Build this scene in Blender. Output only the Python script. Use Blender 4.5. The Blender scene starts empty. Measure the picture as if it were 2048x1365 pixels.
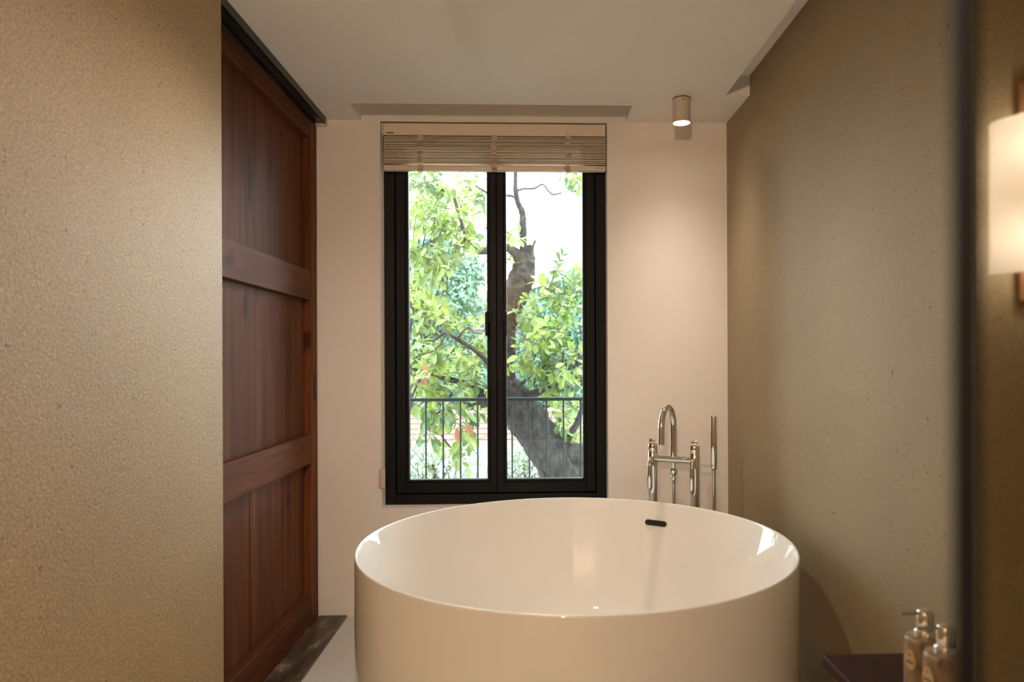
import bpy, bmesh, math, random
from mathutils import Vector, Matrix, Euler

random.seed(7)
scene = bpy.context.scene
COL = scene.collection
R = math.radians

# ------------------------------------------------------------------ camera
CAM_H = 1.15
FPX = 1420.0                       # focal length in pixels of a 2048 px wide frame
YAW, ROLL = R(2.0), 0.004
PCX, PCY = 1109.59, 718.0          # principal point (the photograph is an off-centre crop)
cam_data = bpy.data.cameras.new('camera')
cam = bpy.data.objects.new('camera', cam_data)
COL.objects.link(cam)
cam_data.sensor_width = 36.0
cam_data.lens = FPX / 2048 * 36.0
cam_data.shift_x = (1024 - PCX) / 2048
cam_data.shift_y = (PCY - 682.5) / 2048
cam_data.clip_start = 0.02
cam_data.clip_end = 400
cam.matrix_world = (Matrix.Translation((0, 0, CAM_H)) @ Matrix.Rotation(-YAW, 4, 'Z')
                    @ Matrix.Rotation(R(90), 4, 'X') @ Matrix.Rotation(-ROLL, 4, 'Z'))
cam_data.dof.use_dof = True
cam_data.dof.focus_distance = 3.05
cam_data.dof.aperture_fstop = 3.3
scene.camera = cam

# ------------------------------------------------------------------ world, lights, exposure
world = bpy.data.worlds.new('world')
scene.world = world
world.use_nodes = True
wn = world.node_tree.nodes
wn['Background'].inputs['Color'].default_value = (0.93, 0.97, 1.0, 1)   # bright hazy overcast sky
wn['Background'].inputs['Strength'].default_value = 6.3

def add_light(name, kind, loc, energy, color, target=None, **kw):
    d = bpy.data.lights.new(name, kind)
    d.energy = energy
    d.color = color
    for k, v in kw.items():
        setattr(d, k, v)
    o = bpy.data.objects.new(name, d)
    COL.objects.link(o)
    o.location = loc
    if target is not None:
        o.rotation_euler = (Vector(target) - Vector(loc)).to_track_quat('-Z', 'Y').to_euler()
    return o

add_light('sun', 'SUN', (6, 10, 20), 5.0, (1.0, 0.95, 0.86), target=(3.5, 14, 0), angle=R(4))
# portal: guides sky sampling through the window, gives off no light itself
por = add_light('window_portal', 'AREA', (-0.15, 3.42, 1.35), 1, (1, 1, 1), target=(-0.15, 0, 1.35),
                shape='RECTANGLE', size=1.0, size_y=1.75)
por.data.cycles.is_portal = True
WARM = (1.0, 0.79, 0.58)
# added out-of-view lamps that light the room: ceiling spot, rear wall lamp
ADDED_SPOTS = (((-0.22, 1.85, 2.22), 17),)
REAR_FILL_POWER = 46

scene.view_settings.view_transform = 'Standard'
scene.view_settings.look = 'None'
scene.view_settings.exposure = 1.06
scene.view_settings.gamma = 1.0
scene.view_settings.use_curve_mapping = False
scene.cycles.max_bounces = 12
scene.cycles.diffuse_bounces = 6
scene.cycles.transparent_max_bounces = 16
scene.cycles.sample_clamp_indirect = 4.0
scene.cycles.caustics_refractive = False
scene.cycles.use_denoising = True

# ------------------------------------------------------------------ helpers
def at(px, py, Y):
    """point seen at a pixel of the photograph, at depth Y in the room's axes"""
    u = (px - PCX) / FPX
    v = -(py - PCY) / FPX
    u, v = u * math.cos(ROLL) + v * math.sin(ROLL), -u * math.sin(ROLL) + v * math.cos(ROLL)
    c, s = math.cos(YAW), math.sin(YAW)
    dx, dy = c * u + s, -s * u + c
    k = Y / dy
    return Vector((dx * k, Y, CAM_H + v * k))

def lin(r, g, b):
    f = lambda c: (c / 255 / 12.92) if c / 255 <= 0.04045 else ((c / 255 + 0.055) / 1.055) ** 2.4
    return (f(r), f(g), f(b), 1.0)

def link(name, me, mat=None, parent=None, inv=None):
    o = bpy.data.objects.new(name, me)
    COL.objects.link(o)
    if mat is not None and me is not None and not me.materials:
        me.materials.append(mat)
    if parent is not None:
        o.parent = parent
        if inv is not None:
            o.matrix_parent_inverse = Matrix.Translation(inv).inverted()
    return o

def tag(o, label, cat, group=None, kind=None):
    o['label'] = label
    o['category'] = cat
    if group:
        o['group'] = group
    if kind:
        o['kind'] = kind
    return o

def thing(name, loc, label, cat, group=None, kind=None, rz=0.0):
    o = bpy.data.objects.new(name, None)
    COL.objects.link(o)
    o.empty_display_size = 0.05
    o.location = loc
    o.rotation_euler = (0, 0, rz)
    return tag(o, label, cat, group, kind)

class MB:
    """collects shapes into one mesh"""
    def __init__(self):
        self.bm = bmesh.new()

    def box(self, x0, x1, y0, y1, z0, z1, bevel=0.0, seg=2):
        m = Matrix.Translation(((x0 + x1) / 2, (y0 + y1) / 2, (z0 + z1) / 2)) @ Matrix.Diagonal((x1 - x0, y1 - y0, z1 - z0, 1))
        r = bmesh.ops.create_cube(self.bm, size=1.0, matrix=m)
        if bevel:
            es = list({e for v in r['verts'] for e in v.link_edges})
            bmesh.ops.bevel(self.bm, geom=es, offset=bevel, segments=seg, affect='EDGES', profile=0.5)
        return self

    def obox(self, center, size, rot, bevel=0.0):
        m = Matrix.Translation(center) @ rot.to_4x4() @ Matrix.Diagonal((*size, 1))
        r = bmesh.ops.create_cube(self.bm, size=1.0, matrix=m)
        if bevel:
            es = list({e for v in r['verts'] for e in v.link_edges})
            bmesh.ops.bevel(self.bm, geom=es, offset=bevel, segments=2, affect='EDGES', profile=0.5)
        return self

    def tube(self, pts, radii, seg=12, cap=True, rough=0.0, rnd=random):
        bm = self.bm
        pts = [Vector(p) for p in pts]
        if not hasattr(radii, '__len__'):
            radii = [radii] * len(pts)
        rings = []
        nrm = None
        for i, p in enumerate(pts):
            t = (pts[min(i + 1, len(pts) - 1)] - pts[max(i - 1, 0)]).normalized()
            if nrm is None:
                a = Vector((0, 0, 1)) if abs(t.z) < 0.9 else Vector((1, 0, 0))
                nrm = t.cross(a).normalized()
            else:
                nrm = (nrm - t * nrm.dot(t)).normalized()
            b = t.cross(nrm)
            ring = []
            for k in range(seg):
                an = math.tau * k / seg
                rr = radii[i] * (1 + (rnd.uniform(-rough, rough) if rough else 0))
                ring.append(bm.verts.new(p + (nrm * math.cos(an) + b * math.sin(an)) * rr))
            rings.append(ring)
        for i in range(len(rings) - 1):
            for k in range(seg):
                bm.faces.new((rings[i][k], rings[i][(k + 1) % seg], rings[i + 1][(k + 1) % seg], rings[i + 1][k]))
        if cap:
            bm.faces.new(rings[0][::-1])
            bm.faces.new(rings[-1])
        return self

    def lathe(self, prof, seg=32, loc=(0, 0, 0), a0=0.0, a1=math.tau):
        """prof: list of (r, z); closes on the axis where r == 0"""
        bm = self.bm
        L = Vector(loc)
        full = abs(a1 - a0 - math.tau) < 1e-6
        n = seg if full else seg + 1
        cols = []
        for r, z in prof:
            if r < 1e-7:
                cols.append([bm.verts.new(L + Vector((0, 0, z)))])
            else:
                cols.append([bm.verts.new(L + Vector((r * math.cos(a0 + (a1 - a0) * k / seg), r * math.sin(a0 + (a1 - a0) * k / seg), z))) for k in range(n)])
        for i in range(len(cols) - 1):
            A, B = cols[i], cols[i + 1]
            for k in range(seg):
                k2 = (k + 1) % n
                if len(A) == 1 and len(B) == 1:
                    continue
                if len(A) == 1:
                    bm.faces.new((A[0], B[k2], B[k]))
                elif len(B) == 1:
                    bm.faces.new((A[k], A[k2], B[0]))
                else:
                    bm.faces.new((A[k], A[k2], B[k2], B[k]))
        return self

    def mesh(self, name, smooth=False, angle=None):
        bmesh.ops.recalc_face_normals(self.bm, faces=self.bm.faces)
        me = bpy.data.meshes.new(name)
        if smooth:
            for f in self.bm.faces:
                f.smooth = True
            if angle:
                for e in self.bm.edges:
                    if len(e.link_faces) == 2 and e.calc_face_angle(0) > angle:
                        e.smooth = False
        self.bm.to_mesh(me)
        self.bm.free()
        return me

    def build(self, name, mat, parent=None, inv=None, smooth=False, angle=R(40)):
        return link(name, self.mesh(name, smooth, angle), mat, parent, inv)

def catmull(pts, n=6):
    P = [Vector(p) for p in pts]
    out = []
    for i in range(len(P) - 1):
        p0, p1, p2, p3 = P[max(i - 1, 0)], P[i], P[i + 1], P[min(i + 2, len(P) - 1)]
        for k in range(n):
            t = k / n
            out.append(0.5 * ((2 * p1) + (-p0 + p2) * t + (2 * p0 - 5 * p1 + 4 * p2 - p3) * t * t + (-p0 + 3 * p1 - 3 * p2 + p3) * t ** 3))
    out.append(P[-1])
    return out

# ------------------------------------------------------------------ materials
def new_mat(name):
    m = bpy.data.materials.new(name)
    m.use_nodes = True
    nt = m.node_tree
    return m, nt, nt.nodes['Principled BSDF']

def ramp(nt, src, stops):
    r = nt.nodes.new('ShaderNodeValToRGB')
    el = r.color_ramp.elements
    while len(el) < len(stops):
        el.new(0.5)
    for e, (p, c) in zip(el, stops):
        e.position = p
        e.color = c
    nt.links.new(src, r.inputs['Fac'])
    return r.outputs['Color']

def noise(nt, scale, detail=4, vec=None, rough=0.5, mscale=None, rand=False):
    tc = nt.nodes.new('ShaderNodeTexCoord')
    v = tc.outputs['Object']
    if rand:
        oi = nt.nodes.new('ShaderNodeObjectInfo')
        mul = nt.nodes.new('ShaderNodeMath'); mul.operation = 'MULTIPLY'; mul.inputs[1].default_value = 37.0
        nt.links.new(oi.outputs['Random'], mul.inputs[0])
        add = nt.nodes.new('ShaderNodeVectorMath'); add.operation = 'ADD'
        nt.links.new(v, add.inputs[0]); nt.links.new(mul.outputs[0], add.inputs[1])
        v = add.outputs[0]
    if mscale:
        mp = nt.nodes.new('ShaderNodeMapping')
        mp.inputs['Scale'].default_value = mscale
        nt.links.new(v, mp.inputs['Vector'])
        v = mp.outputs['Vector']
    n = nt.nodes.new('ShaderNodeTexNoise')
    n.inputs['Scale'].default_value = scale
    n.inputs['Detail'].default_value = detail
    n.inputs['Roughness'].default_value = rough
    nt.links.new(v, n.inputs['Vector'])
    return n.outputs['Fac']

def bump(nt, bsdf, src, dist, strength=1.0):
    b = nt.nodes.new('ShaderNodeBump')
    b.inputs['Distance'].default_value = dist
    b.inputs['Strength'].default_value = strength
    nt.links.new(src, b.inputs['Height'])
    nt.links.new(b.outputs['Normal'], bsdf.inputs['Normal'])

def mix(nt, fac, a, b, mode='MIX'):
    m = nt.nodes.new('ShaderNodeMix')
    m.data_type = 'RGBA'
    m.blend_type = mode
    for sock, val in ((m.inputs['Factor'], fac), (m.inputs['A'], a), (m.inputs['B'], b)):
        pass
    ins = [i for i in m.inputs if i.enabled]
    for sock, val in zip((m.inputs[0], m.inputs[6], m.inputs[7]), (fac, a, b)):
        if hasattr(val, 'links') or isinstance(val, bpy.types.NodeSocket):
            nt.links.new(val, sock)
        else:
            sock.default_value = val
    return m.outputs[2]

def simple(name, col, rough=0.5, metal=0.0, var=0.08, scale=60, bmp=0.0, spec=0.5):
    m, nt, b = new_mat(name)
    b.inputs['Roughness'].default_value = rough
    b.inputs['Metallic'].default_value = metal
    b.inputs['Specular IOR Level'].default_value = spec
    f = noise(nt, scale, 3)
    lo = tuple(c * (1 - var) for c in col[:3]) + (1,)
    hi = tuple(min(1, c * (1 + var)) for c in col[:3]) + (1,)
    nt.links.new(ramp(nt, f, [(0.3, lo), (0.7, hi)]), b.inputs['Base Color'])
    if bmp:
        bump(nt, b, f, bmp)
    return m

def plaster(name, col, rough=0.45, grain=320, lo=0.70, hi=1.22, flakes=True, spec=0.3, relief=0.0026):
    m, nt, b = new_mat(name)
    fine = noise(nt, grain, 3, rough=0.6)
    c0 = tuple(c * lo for c in col[:3]) + (1,)
    c1 = tuple(min(1, c * hi) for c in col[:3]) + (1,)
    base = ramp(nt, fine, [(0.32, c0), (0.68, c1)])
    spk = noise(nt, 95, 2, rough=0.4)
    mask = ramp(nt, spk, [(0.245, (0.35, 0.28, 0.20, 1)), (0.29, (1, 1, 1, 1))])
    out = mix(nt, 1.0, base, mask, 'MULTIPLY')
    fl = noise(nt, 300, 1)
    if flakes:
        out = mix(nt, ramp(nt, fl, [(0.63, (0, 0, 0, 1)), (0.73, (1, 1, 1, 1))]), out, (0.70, 0.58, 0.42, 1))
    big = ramp(nt, noise(nt, 2.2, 3), [(0.3, (0.93, 0.93, 0.93, 1)), (0.7, (1.05, 1.05, 1.05, 1))])
    nt.links.new(mix(nt, 1.0, out, big, 'MULTIPLY'), b.inputs['Base Color'])
    b.inputs['Roughness'].default_value = rough
    b.inputs['Specular IOR Level'].default_value = spec
    bump(nt, b, noise(nt, grain * 0.85, 4, rough=0.65), relief, 0.75)
    return m

def wood(name, dark, mid, light, axis, rough=0.58):
    m, nt, b = new_mat(name)
    sc = {'z': (13, 13, 0.7), 'y': (13, 0.7, 13), 'x': (0.7, 13, 13)}[axis]
    g = noise(nt, 1.6, 6, mscale=sc, rough=0.62, rand=True)
    col = ramp(nt, g, [(0.20, dark), (0.5, mid), (0.82, light)])
    fine = noise(nt, 9.0, 4, mscale=tuple(s if s > 2 else 0.6 for s in sc), rand=True)
    col = mix(nt, 1.0, col, ramp(nt, fine, [(0.3, (0.88, 0.88, 0.88, 1)), (0.65, (1.06, 1.06, 1.06, 1))]), 'MULTIPLY')
    oi = nt.nodes.new('ShaderNodeObjectInfo')
    col = mix(nt, 1.0, col, ramp(nt, oi.outputs['Random'], [(0.0, (0.8, 0.78, 0.78, 1)), (1.0, (1.18, 1.15, 1.12, 1))]), 'MULTIPLY')
    knots = noise(nt, 4.2, 1, mscale={'z': (2.2, 2.2, 1), 'y': (2.2, 1, 2.2), 'x': (1, 2.2, 2.2)}[axis], rand=True)
    col = mix(nt, 1.0, col, ramp(nt, knots, [(0.23, (0.35, 0.33, 0.33, 1)), (0.32, (1, 1, 1, 1))]), 'MULTIPLY')
    nt.links.new(col, b.inputs['Base Color'])
    b.inputs['Roughness'].default_value = rough
    b.inputs['Specular IOR Level'].default_value = 0.11
    bump(nt, b, fine, 0.0006, 0.5)
    return m

def glassy(name, tint, ior_fac=0.06, rough=0.0):
    """thin clear pane: lets light straight through, reflects at a grazing angle"""
    m = bpy.data.materials.new(name)
    m.use_nodes = True
    nt = m.node_tree
    nt.nodes.clear()
    out = nt.nodes.new('ShaderNodeOutputMaterial')
    tr = nt.nodes.new('ShaderNodeBsdfTransparent')
    tr.inputs['Color'].default_value = tint
    gl = nt.nodes.new('ShaderNodeBsdfGlossy')
    gl.inputs['Roughness'].default_value = rough
    fr = nt.nodes.new('ShaderNodeFresnel')
    fr.inputs['IOR'].default_value = 1.35
    mx = nt.nodes.new('ShaderNodeMixShader')
    nt.links.new(fr.outputs[0], mx.inputs[0])
    nt.links.new(tr.outputs[0], mx.inputs[1])
    nt.links.new(gl.outputs[0], mx.inputs[2])
    nt.links.new(mx.outputs[0], out.inputs['Surface'])
    return m

def emit(name, col, strength):
    m, nt, b = new_mat(name)
    b.inputs['Base Color'].default_value = (0.8, 0.8, 0.8, 1)
    b.inputs['Emission Color'].default_value = col
    b.inputs['Emission Strength'].default_value = strength
    return m

def leafmat(name, c0, c1, trans=0.45):
    m = bpy.data.materials.new(name)
    m.use_nodes = True
    nt = m.node_tree
    b = nt.nodes['Principled BSDF']
    out = nt.nodes['Material Output']
    f = noise(nt, 7.0, 2, rand=True)
    col = ramp(nt, f, [(0.35, c0), (0.65, c1)])
    nt.links.new(col, b.inputs['Base Color'])
    b.inputs['Roughness'].default_value = 0.45
    tl = nt.nodes.new('ShaderNodeBsdfTranslucent')
    warm = mix(nt, 1.0, col, (1.15, 1.15, 0.85, 1), 'MULTIPLY')
    nt.links.new(warm, tl.inputs['Color'])
    mx = nt.nodes.new('ShaderNodeMixShader')
    mx.inputs[0].default_value = trans
    nt.links.new(b.outputs[0], mx.inputs[1])
    nt.links.new(tl.outputs[0], mx.inputs[2])
    nt.links.new(mx.outputs[0], out.inputs['Surface'])
    return m

def barkmat(name, c0, c1, c2):
    m, nt, b = new_mat(name)
    f = noise(nt, 16, 8, mscale=(1.6, 1.6, 0.6), rough=0.75)
    nt.links.new(ramp(nt, f, [(0.40, c0), (0.5, c1), (0.62, c2)]), b.inputs['Base Color'])
    b.inputs['Roughness'].default_value = 0.9
    bump(nt, b, f, 0.08, 1.0)
    return m

M = {}
M['plaster'] = plaster('speckled_plaster', (0.350, 0.242, 0.116), 0.42, 190, 0.62, 1.38, True, 0.40, 0.0022)
M['plaster_grey'] = plaster('olive_grey_plaster', (0.315, 0.246, 0.146), 0.5, 330, 0.78, 1.16, False, 0.3, 0.0018)
M['paint'] = simple('cream_paint', (0.84, 0.775, 0.715, 1), 0.75, var=0.015, scale=5)
M['ceil'] = simple('ceiling_paint', (0.86, 0.835, 0.795, 1), 0.8, var=0.012, scale=4)
M['floor'] = plaster('pale_terrazzo', (0.68, 0.66, 0.62), 0.4)
def stone_mat():
    m, nt, b = new_mat('dark_stone')
    f = noise(nt, 13, 8, mscale=(1.3, 0.4, 1.0), rough=0.72)
    nt.links.new(ramp(nt, f, [(0.36, lin(46, 37, 29)), (0.53, lin(84, 71, 57)), (0.64, lin(150, 136, 116))]), b.inputs['Base Color'])
    b.inputs['Roughness'].default_value = 0.42
    bump(nt, b, f, 0.004, 0.6)
    return m
M['stone'] = stone_mat()
DW, MW, LW = lin(58, 31, 17), lin(96, 54, 30), lin(128, 77, 46)
M['wood_z'] = wood('dark_teak_upright', DW, MW, LW, 'z')
M['wood_y'] = wood('dark_teak_lengthwise', DW, MW, LW, 'y')
M['tablewood'] = wood('red_brown_table_wood', lin(30, 12, 8), lin(46, 20, 13), lin(60, 28, 19), 'y', 0.4)
M['black_metal'] = simple('black_powder_coat', (0.0048, 0.0052, 0.0056, 1), 0.5, var=0.1, scale=200, spec=0.18)
M['track'] = simple('dark_grey_metal', (0.035, 0.035, 0.033, 1), 0.35, metal=0.6, var=0.1)
M['shadow_black'] = simple('slot_shade_black', (0.006, 0.006, 0.006, 1), 0.7)  # black painted in for the shade inside slots and board gaps
M['pane'] = glassy('window_glass', (0.95, 0.985, 0.98, 1))
M['screen_glass'] = glassy('screen_glass', (0.97, 0.985, 0.975, 1))
M['blind'] = simple('cream_blind_slat', (0.72, 0.60, 0.48, 1), 0.45, var=0.04, scale=30)
M['blind_rail'] = simple('cream_blind_rail', (0.78, 0.66, 0.54, 1), 0.4, var=0.03, scale=30)
M['tape'] = simple('cream_fabric_tape', (0.86, 0.76, 0.62, 1), 0.85, var=0.06, scale=400)
M['clip'] = simple('straw_plastic_clip', (0.62, 0.42, 0.22, 1), 0.5)
M['chain'] = simple('white_plastic_chain', (0.75, 0.70, 0.62, 1), 0.4, var=0.03)
M['weight'] = simple('beige_plastic_weight', (0.62, 0.47, 0.39, 1), 0.4, var=0.03)
M['ink'] = simple('dark_print', (0.05, 0.04, 0.035, 1), 0.6)
M['sticker'] = simple('grey_sticker', (0.45, 0.38, 0.30, 1), 0.6, var=0.03)
def tub_mat():
    m, nt, b = new_mat('white_gloss_acrylic')
    f = noise(nt, 3, 2)
    nt.links.new(ramp(nt, f, [(0.3, (0.79, 0.755, 0.705, 1)), (0.7, (0.81, 0.775, 0.725, 1))]), b.inputs['Base Color'])
    b.inputs['Roughness'].default_value = 0.5
    b.inputs['Specular IOR Level'].default_value = 0.25
    b.inputs['Coat Weight'].default_value = 1.0
    b.inputs['Coat Roughness'].default_value = 0.03
    return m
M['tub'] = tub_mat()
M['bronze'] = simple('dark_bronze', (0.03, 0.024, 0.02, 1), 0.35, metal=0.5)
M['chrome'] = simple('polished_chrome', (0.80, 0.79, 0.77, 1), 0.06, metal=1.0, var=0.02)
M['hose'] = simple('ribbed_steel_hose', (0.60, 0.57, 0.53, 1), 0.25, metal=1.0, var=0.05, scale=500)
M['spotbody'] = simple('beige_lamp_housing', (0.56, 0.47, 0.38, 1), 0.5, var=0.03)
M['spotlens'] = emit('lamp_lens', (1.0, 0.86, 0.66, 1), 14)
M['ceramic'] = None
def ceramic():
    m, nt, b = new_mat('worn_cream_ceramic')
    f = noise(nt, 55, 4, mscale=(1, 1, 0.35), rough=0.6)
    nt.links.new(ramp(nt, f, [(0.36, lin(70, 56, 44)), (0.46, lin(134, 114, 88)), (0.7, lin(164, 144, 114))]), b.inputs['Base Color'])
    b.inputs['Roughness'].default_value = 0.35
    return m
M['ceramic'] = ceramic()
M['tagm'] = simple('ivory_tag', lin(205, 182, 140), 0.4, var=0.04)
M['backplate'] = simple('aged_brass_plate', lin(150, 108, 78), 0.45, metal=0.3, var=0.05)
M['rail'] = simple('dark_teal_paint', lin(9, 19, 22), 0.6, var=0.06, spec=0.2)

# ================================================================== THE ROOM
WALL_Y = 3.20        # window wall
XR = 0.898           # right wall
XL = -0.89           # plastered wall on the left
SOFF = 2.22
TOP = 2.62
Y0 = -1.3            # rear end of the room, behind the camera

floor = MB().box(-1.2, XR + 0.12, Y0, WALL_Y, -0.12, 0.0).build('floor', M['floor'])
tag(floor, 'pale speckled cement floor beside the bathtub', 'floor', kind='structure')
mb = MB().box(-1.07, -0.8195, 1.2, WALL_Y, 0.0002, 0.010, 0.004)
sill = mb.build('trim_1', M['stone'])
tag(sill, 'dark worn stone threshold strip running below the sliding door', 'threshold', kind='structure')

# ceiling: one soffit with a curtain recess over the window and a slot along the right wall
mb = MB()
mb.box(-1.2, 0.80, Y0, 2.99, SOFF, TOP)
mb.box(-1.2, -0.748, 2.99, WALL_Y, SOFF, TOP)
mb.box(0.438, 0.80, 2.99, WALL_Y, SOFF, TOP)
mb.box(0.80, XR, 2.86, WALL_Y, SOFF, TOP)
mb.box(0.80, XR, Y0, 2.86, 2.30, TOP)
mb.box(-0.748, 0.438, 2.99, WALL_Y, 2.42, TOP)
ceil = mb.build('ceiling', M['ceil'])
tag(ceil, 'plain off-white ceiling with recessed slots over the window and right wall', 'ceiling', kind='structure')

# window wall with the opening
OX0, OX1, OZ0, OZ1 = -0.664, 0.352, 0.484, 2.216
WT = 0.24
mb = MB()
mb.box(-1.2, OX0, WALL_Y, WALL_Y + WT, -0.12, TOP)
mb.box(OX1, XR + 0.12, WALL_Y, WALL_Y + WT, -0.12, TOP)
mb.box(OX0, OX1, WALL_Y, WALL_Y + WT, -0.12, OZ0)
mb.box(OX0, OX1, WALL_Y, WALL_Y + WT, OZ1, TOP)
wb = mb.build('wall_back', M['paint'])
tag(wb, 'smooth cream painted wall around the black window', 'wall', kind='structure')
wr = MB().box(XR, XR + 0.12, Y0, WALL_Y, 0, TOP).build('wall_right', M['plaster_grey'])
tag(wr, 'speckled olive-beige plaster wall right of the bathtub', 'wall', kind='structure')
wl = MB().box(-0.932, XL, Y0, 2.088, 0.0, SOFF).build('wall_left', M['plaster'])
tag(wl, 'speckled sand-coloured plaster wall in the left foreground', 'wall', kind='structure')
wp = MB().box(-1.2, -1.07, Y0, WALL_Y, -0.12, SOFF).build('wall_pocket', M['paint'])
tag(wp, 'plain wall closing the pocket behind the wooden sliding door', 'wall', kind='structure')
wf = MB().box(-1.2, XR + 0.12, Y0 - 0.12, Y0, -0.12, TOP).build('wall_front', M['plaster'])
tag(wf, 'plaster wall closing the room behind the camera', 'wall', kind='structure')
wd = MB().box(0.07, XR, -0.17, -0.11, 0.0, 2.30).build('wall_shade_block', M['plaster_grey'])  # added unseen wall, put there to shade the lower right
tag(wd, 'added plaster wall out of view behind the camera, shading the lower right', 'wall', kind='structure')
wn_ = MB().box(0.581, XR, 0.905, 0.928, 0.0, 2.30, 0.002).build('wall_nib', M['plaster_grey'])
tag(wn_, 'short beige plaster wall carrying the wall lamp at the right edge', 'wall', kind='structure')

# ------------------------------------------------------------------ window
WY = WALL_Y + 0.072          # face of the black frame
win = thing('window_1', (-0.156, WY, OZ0), 'black metal casement window with two tall sashes above the bathtub', 'window', kind='structure')
wi = win.location.copy()
FX0, FX1, FZ0, FZ1 = OX0, OX1, OZ0, OZ1
FW = 0.047
def frame_mb(x0, x1, z0, z1, wl_, wr_, wb_, wt_, y0, y1, bev=0.002):
    m = MB()
    m.box(x0, x0 + wl_, y0, y1, z0, z1, bev)
    m.box(x1 - wr_, x1, y0, y1, z0, z1, bev)
    m.box(x0 + wl_, x1 - wr_, y0, y1, z0, z0 + wb_, bev)
    m.box(x0 + wl_, x1 - wr_, y0, y1, z1 - wt_, z1, bev)
    return m
fm = frame_mb(FX0, FX1, FZ0, FZ1, FW, FW, 0.045, FW, WY, WY + 0.075)
fb = FW + 0.016
fm.box(FX0 + FW, FX0 + fb, WY + 0.0625, WY + 0.075, FZ0 + 0.045, FZ1 - FW)
fm.box(FX1 - fb, FX1 - FW, WY + 0.0625, WY + 0.075, FZ0 + 0.045, FZ1 - FW)
fm.box(FX0 + fb, FX1 - fb, WY + 0.0625, WY + 0.075, FZ0 + 0.045, FZ0 + fb)
fm.box(FX0 + fb, FX1 - fb, WY + 0.0625, WY + 0.075, FZ1 - fb, FZ1 - FW)
fm.box(-0.165, -0.141, WY + 0.0625, WY + 0.075, FZ0 + fb, FZ1 - fb)
fm.build('window_frame', M['black_metal'], win, wi)
MX = -0.153
for (sx0, sx1, gx0, gx1, hx, hs) in ((FX0 + FW + 0.004, MX - 0.001, -0.557, -0.198, -0.1875, -1), (MX + 0.001, FX1 - FW - 0.004, -0.108, 0.246, -0.1205, 1)):
    sz0, sz1, gz0, gz1 = FZ0 + 0.050, FZ1 - FW - 0.004, 0.594, 2.10
    sash = frame_mb(sx0, sx1, sz0, sz1, gx0 - sx0 - 0.014, sx1 - gx1 - 0.014, gz0 - sz0 - 0.014, sz1 - gz1 - 0.014, WY + 0.010, WY + 0.062).build('sash', M['black_metal'], win, wi)
    bead = frame_mb(gx0 - 0.0141, gx1 + 0.0141, gz0 - 0.0141, gz1 + 0.0141, 0.0141, 0.0141, 0.0141, 0.0141, WY + 0.018, WY + 0.055, 0.003).build('glazing_bead', M['black_metal'], sash, None)
    bead.matrix_parent_inverse = Matrix.Identity(4)
    pane = MB().box(gx0 - 0.004, gx1 + 0.004, WY + 0.035, WY + 0.041, gz0 - 0.004, gz1 + 0.004).build('pane', M['pane'], sash, None)
    h = MB()
    h.box(hx - 0.010, hx + 0.010, WY - 0.004, WY + 0.012, 1.315, 1.375, 0.003)
    ox = hx + hs * 0.009
    h.box(ox - 0.008, ox + 0.008, WY - 0.036, WY - 0.016, 1.255, 1.366, 0.005)
    h.box(ox - 0.006, ox + 0.006, WY - 0.03, WY, 1.340, 1.358)
    hd = h.build('handle', M['black_metal'], sash, None)

# ------------------------------------------------------------------ sliding door
DX = -0.945                   # face of stiles and rails
PX_ = -0.974                  # face of the recessed boards
door = thing('door_1', (DX - 0.02, 2.6, 0.012), 'dark red-brown wooden sliding door with board panels', 'door', kind='structure')
di = door.location.copy()
DY0, DY1 = 1.93, 3.190
for y0, y1 in ((DY0, DY0 + 0.10), (DY1 - 0.096, DY1)):
    MB().box(DX - 0.045, DX, y0, y1, 0.013, 2.185, 0.002).build('stile', M['wood_z'], door, di)
RAILS = ((0.013, 0.135), (0.702, 0.828), (1.407, 1.533), (2.108, 2.185))
for z0, z1 in RAILS:
    MB().box(DX - 0.045, DX - 0.0004, DY0 + 0.10, DY1 - 0.096, z0, z1, 0.003).build('rail', M['wood_y'], door, di)
for z0, z1, cuts in ((0.135, 0.702, (2.50, 2.815)), (0.828, 1.407, (2.50, 2.93)), (1.533, 2.108, (2.50, 2.878))):
    ys = [DY0 + 0.09, 2.16, *cuts, DY1 - 0.086]
    for a, b in zip(ys, ys[1:]):
        p = MB().box(PX_ - 0.012, PX_ + random.uniform(-0.001, 0.001), a + 0.0016, b - 0.0016, z0 - 0.008, z1 + 0.008)
        p.build('plank', M['wood_z'], door, di)
MB().box(PX_ - 0.018, PX_ - 0.013, DY0 + 0.09, DY1 - 0.086, 0.127, 2.116).build('gap_shade_sheet', M['shadow_black'], door, di)  # added black sheet so the gaps between planks look shaded
hp = MB().box(DX - 0.004, DX + 0.0008, 3.138, 3.163, 0.972, 1.088, 0.0018).build('recessed_pull', M['shadow_black'], door, di)
hp['label'] = 'narrow black recessed finger pull'

# sliding track under the ceiling
tr = thing('door_track', (-0.92, 2.6, SOFF - 0.034), 'dark grey metal sliding track under the ceiling above the wooden door', 'track')
ti = tr.location.copy()
m = MB()
m.box(-0.944, -0.940, 2.089, 3.165, SOFF - 0.034, SOFF)
m.box(-0.899, -0.895, 2.089, 3.165, SOFF - 0.030, SOFF)
m.box(-0.940, -0.899, 2.089, 3.165, SOFF - 0.006, SOFF)
m.box(-0.934, -0.905, 2.089, 3.165, SOFF - 0.028, SOFF - 0.022)
m.build('track_profile', M['track'], tr, ti)
MB().box(-0.944, -0.895, 3.165, 3.185, SOFF - 0.032, SOFF, 0.003).build('end_cap', M['chain'], tr, ti)

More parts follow.
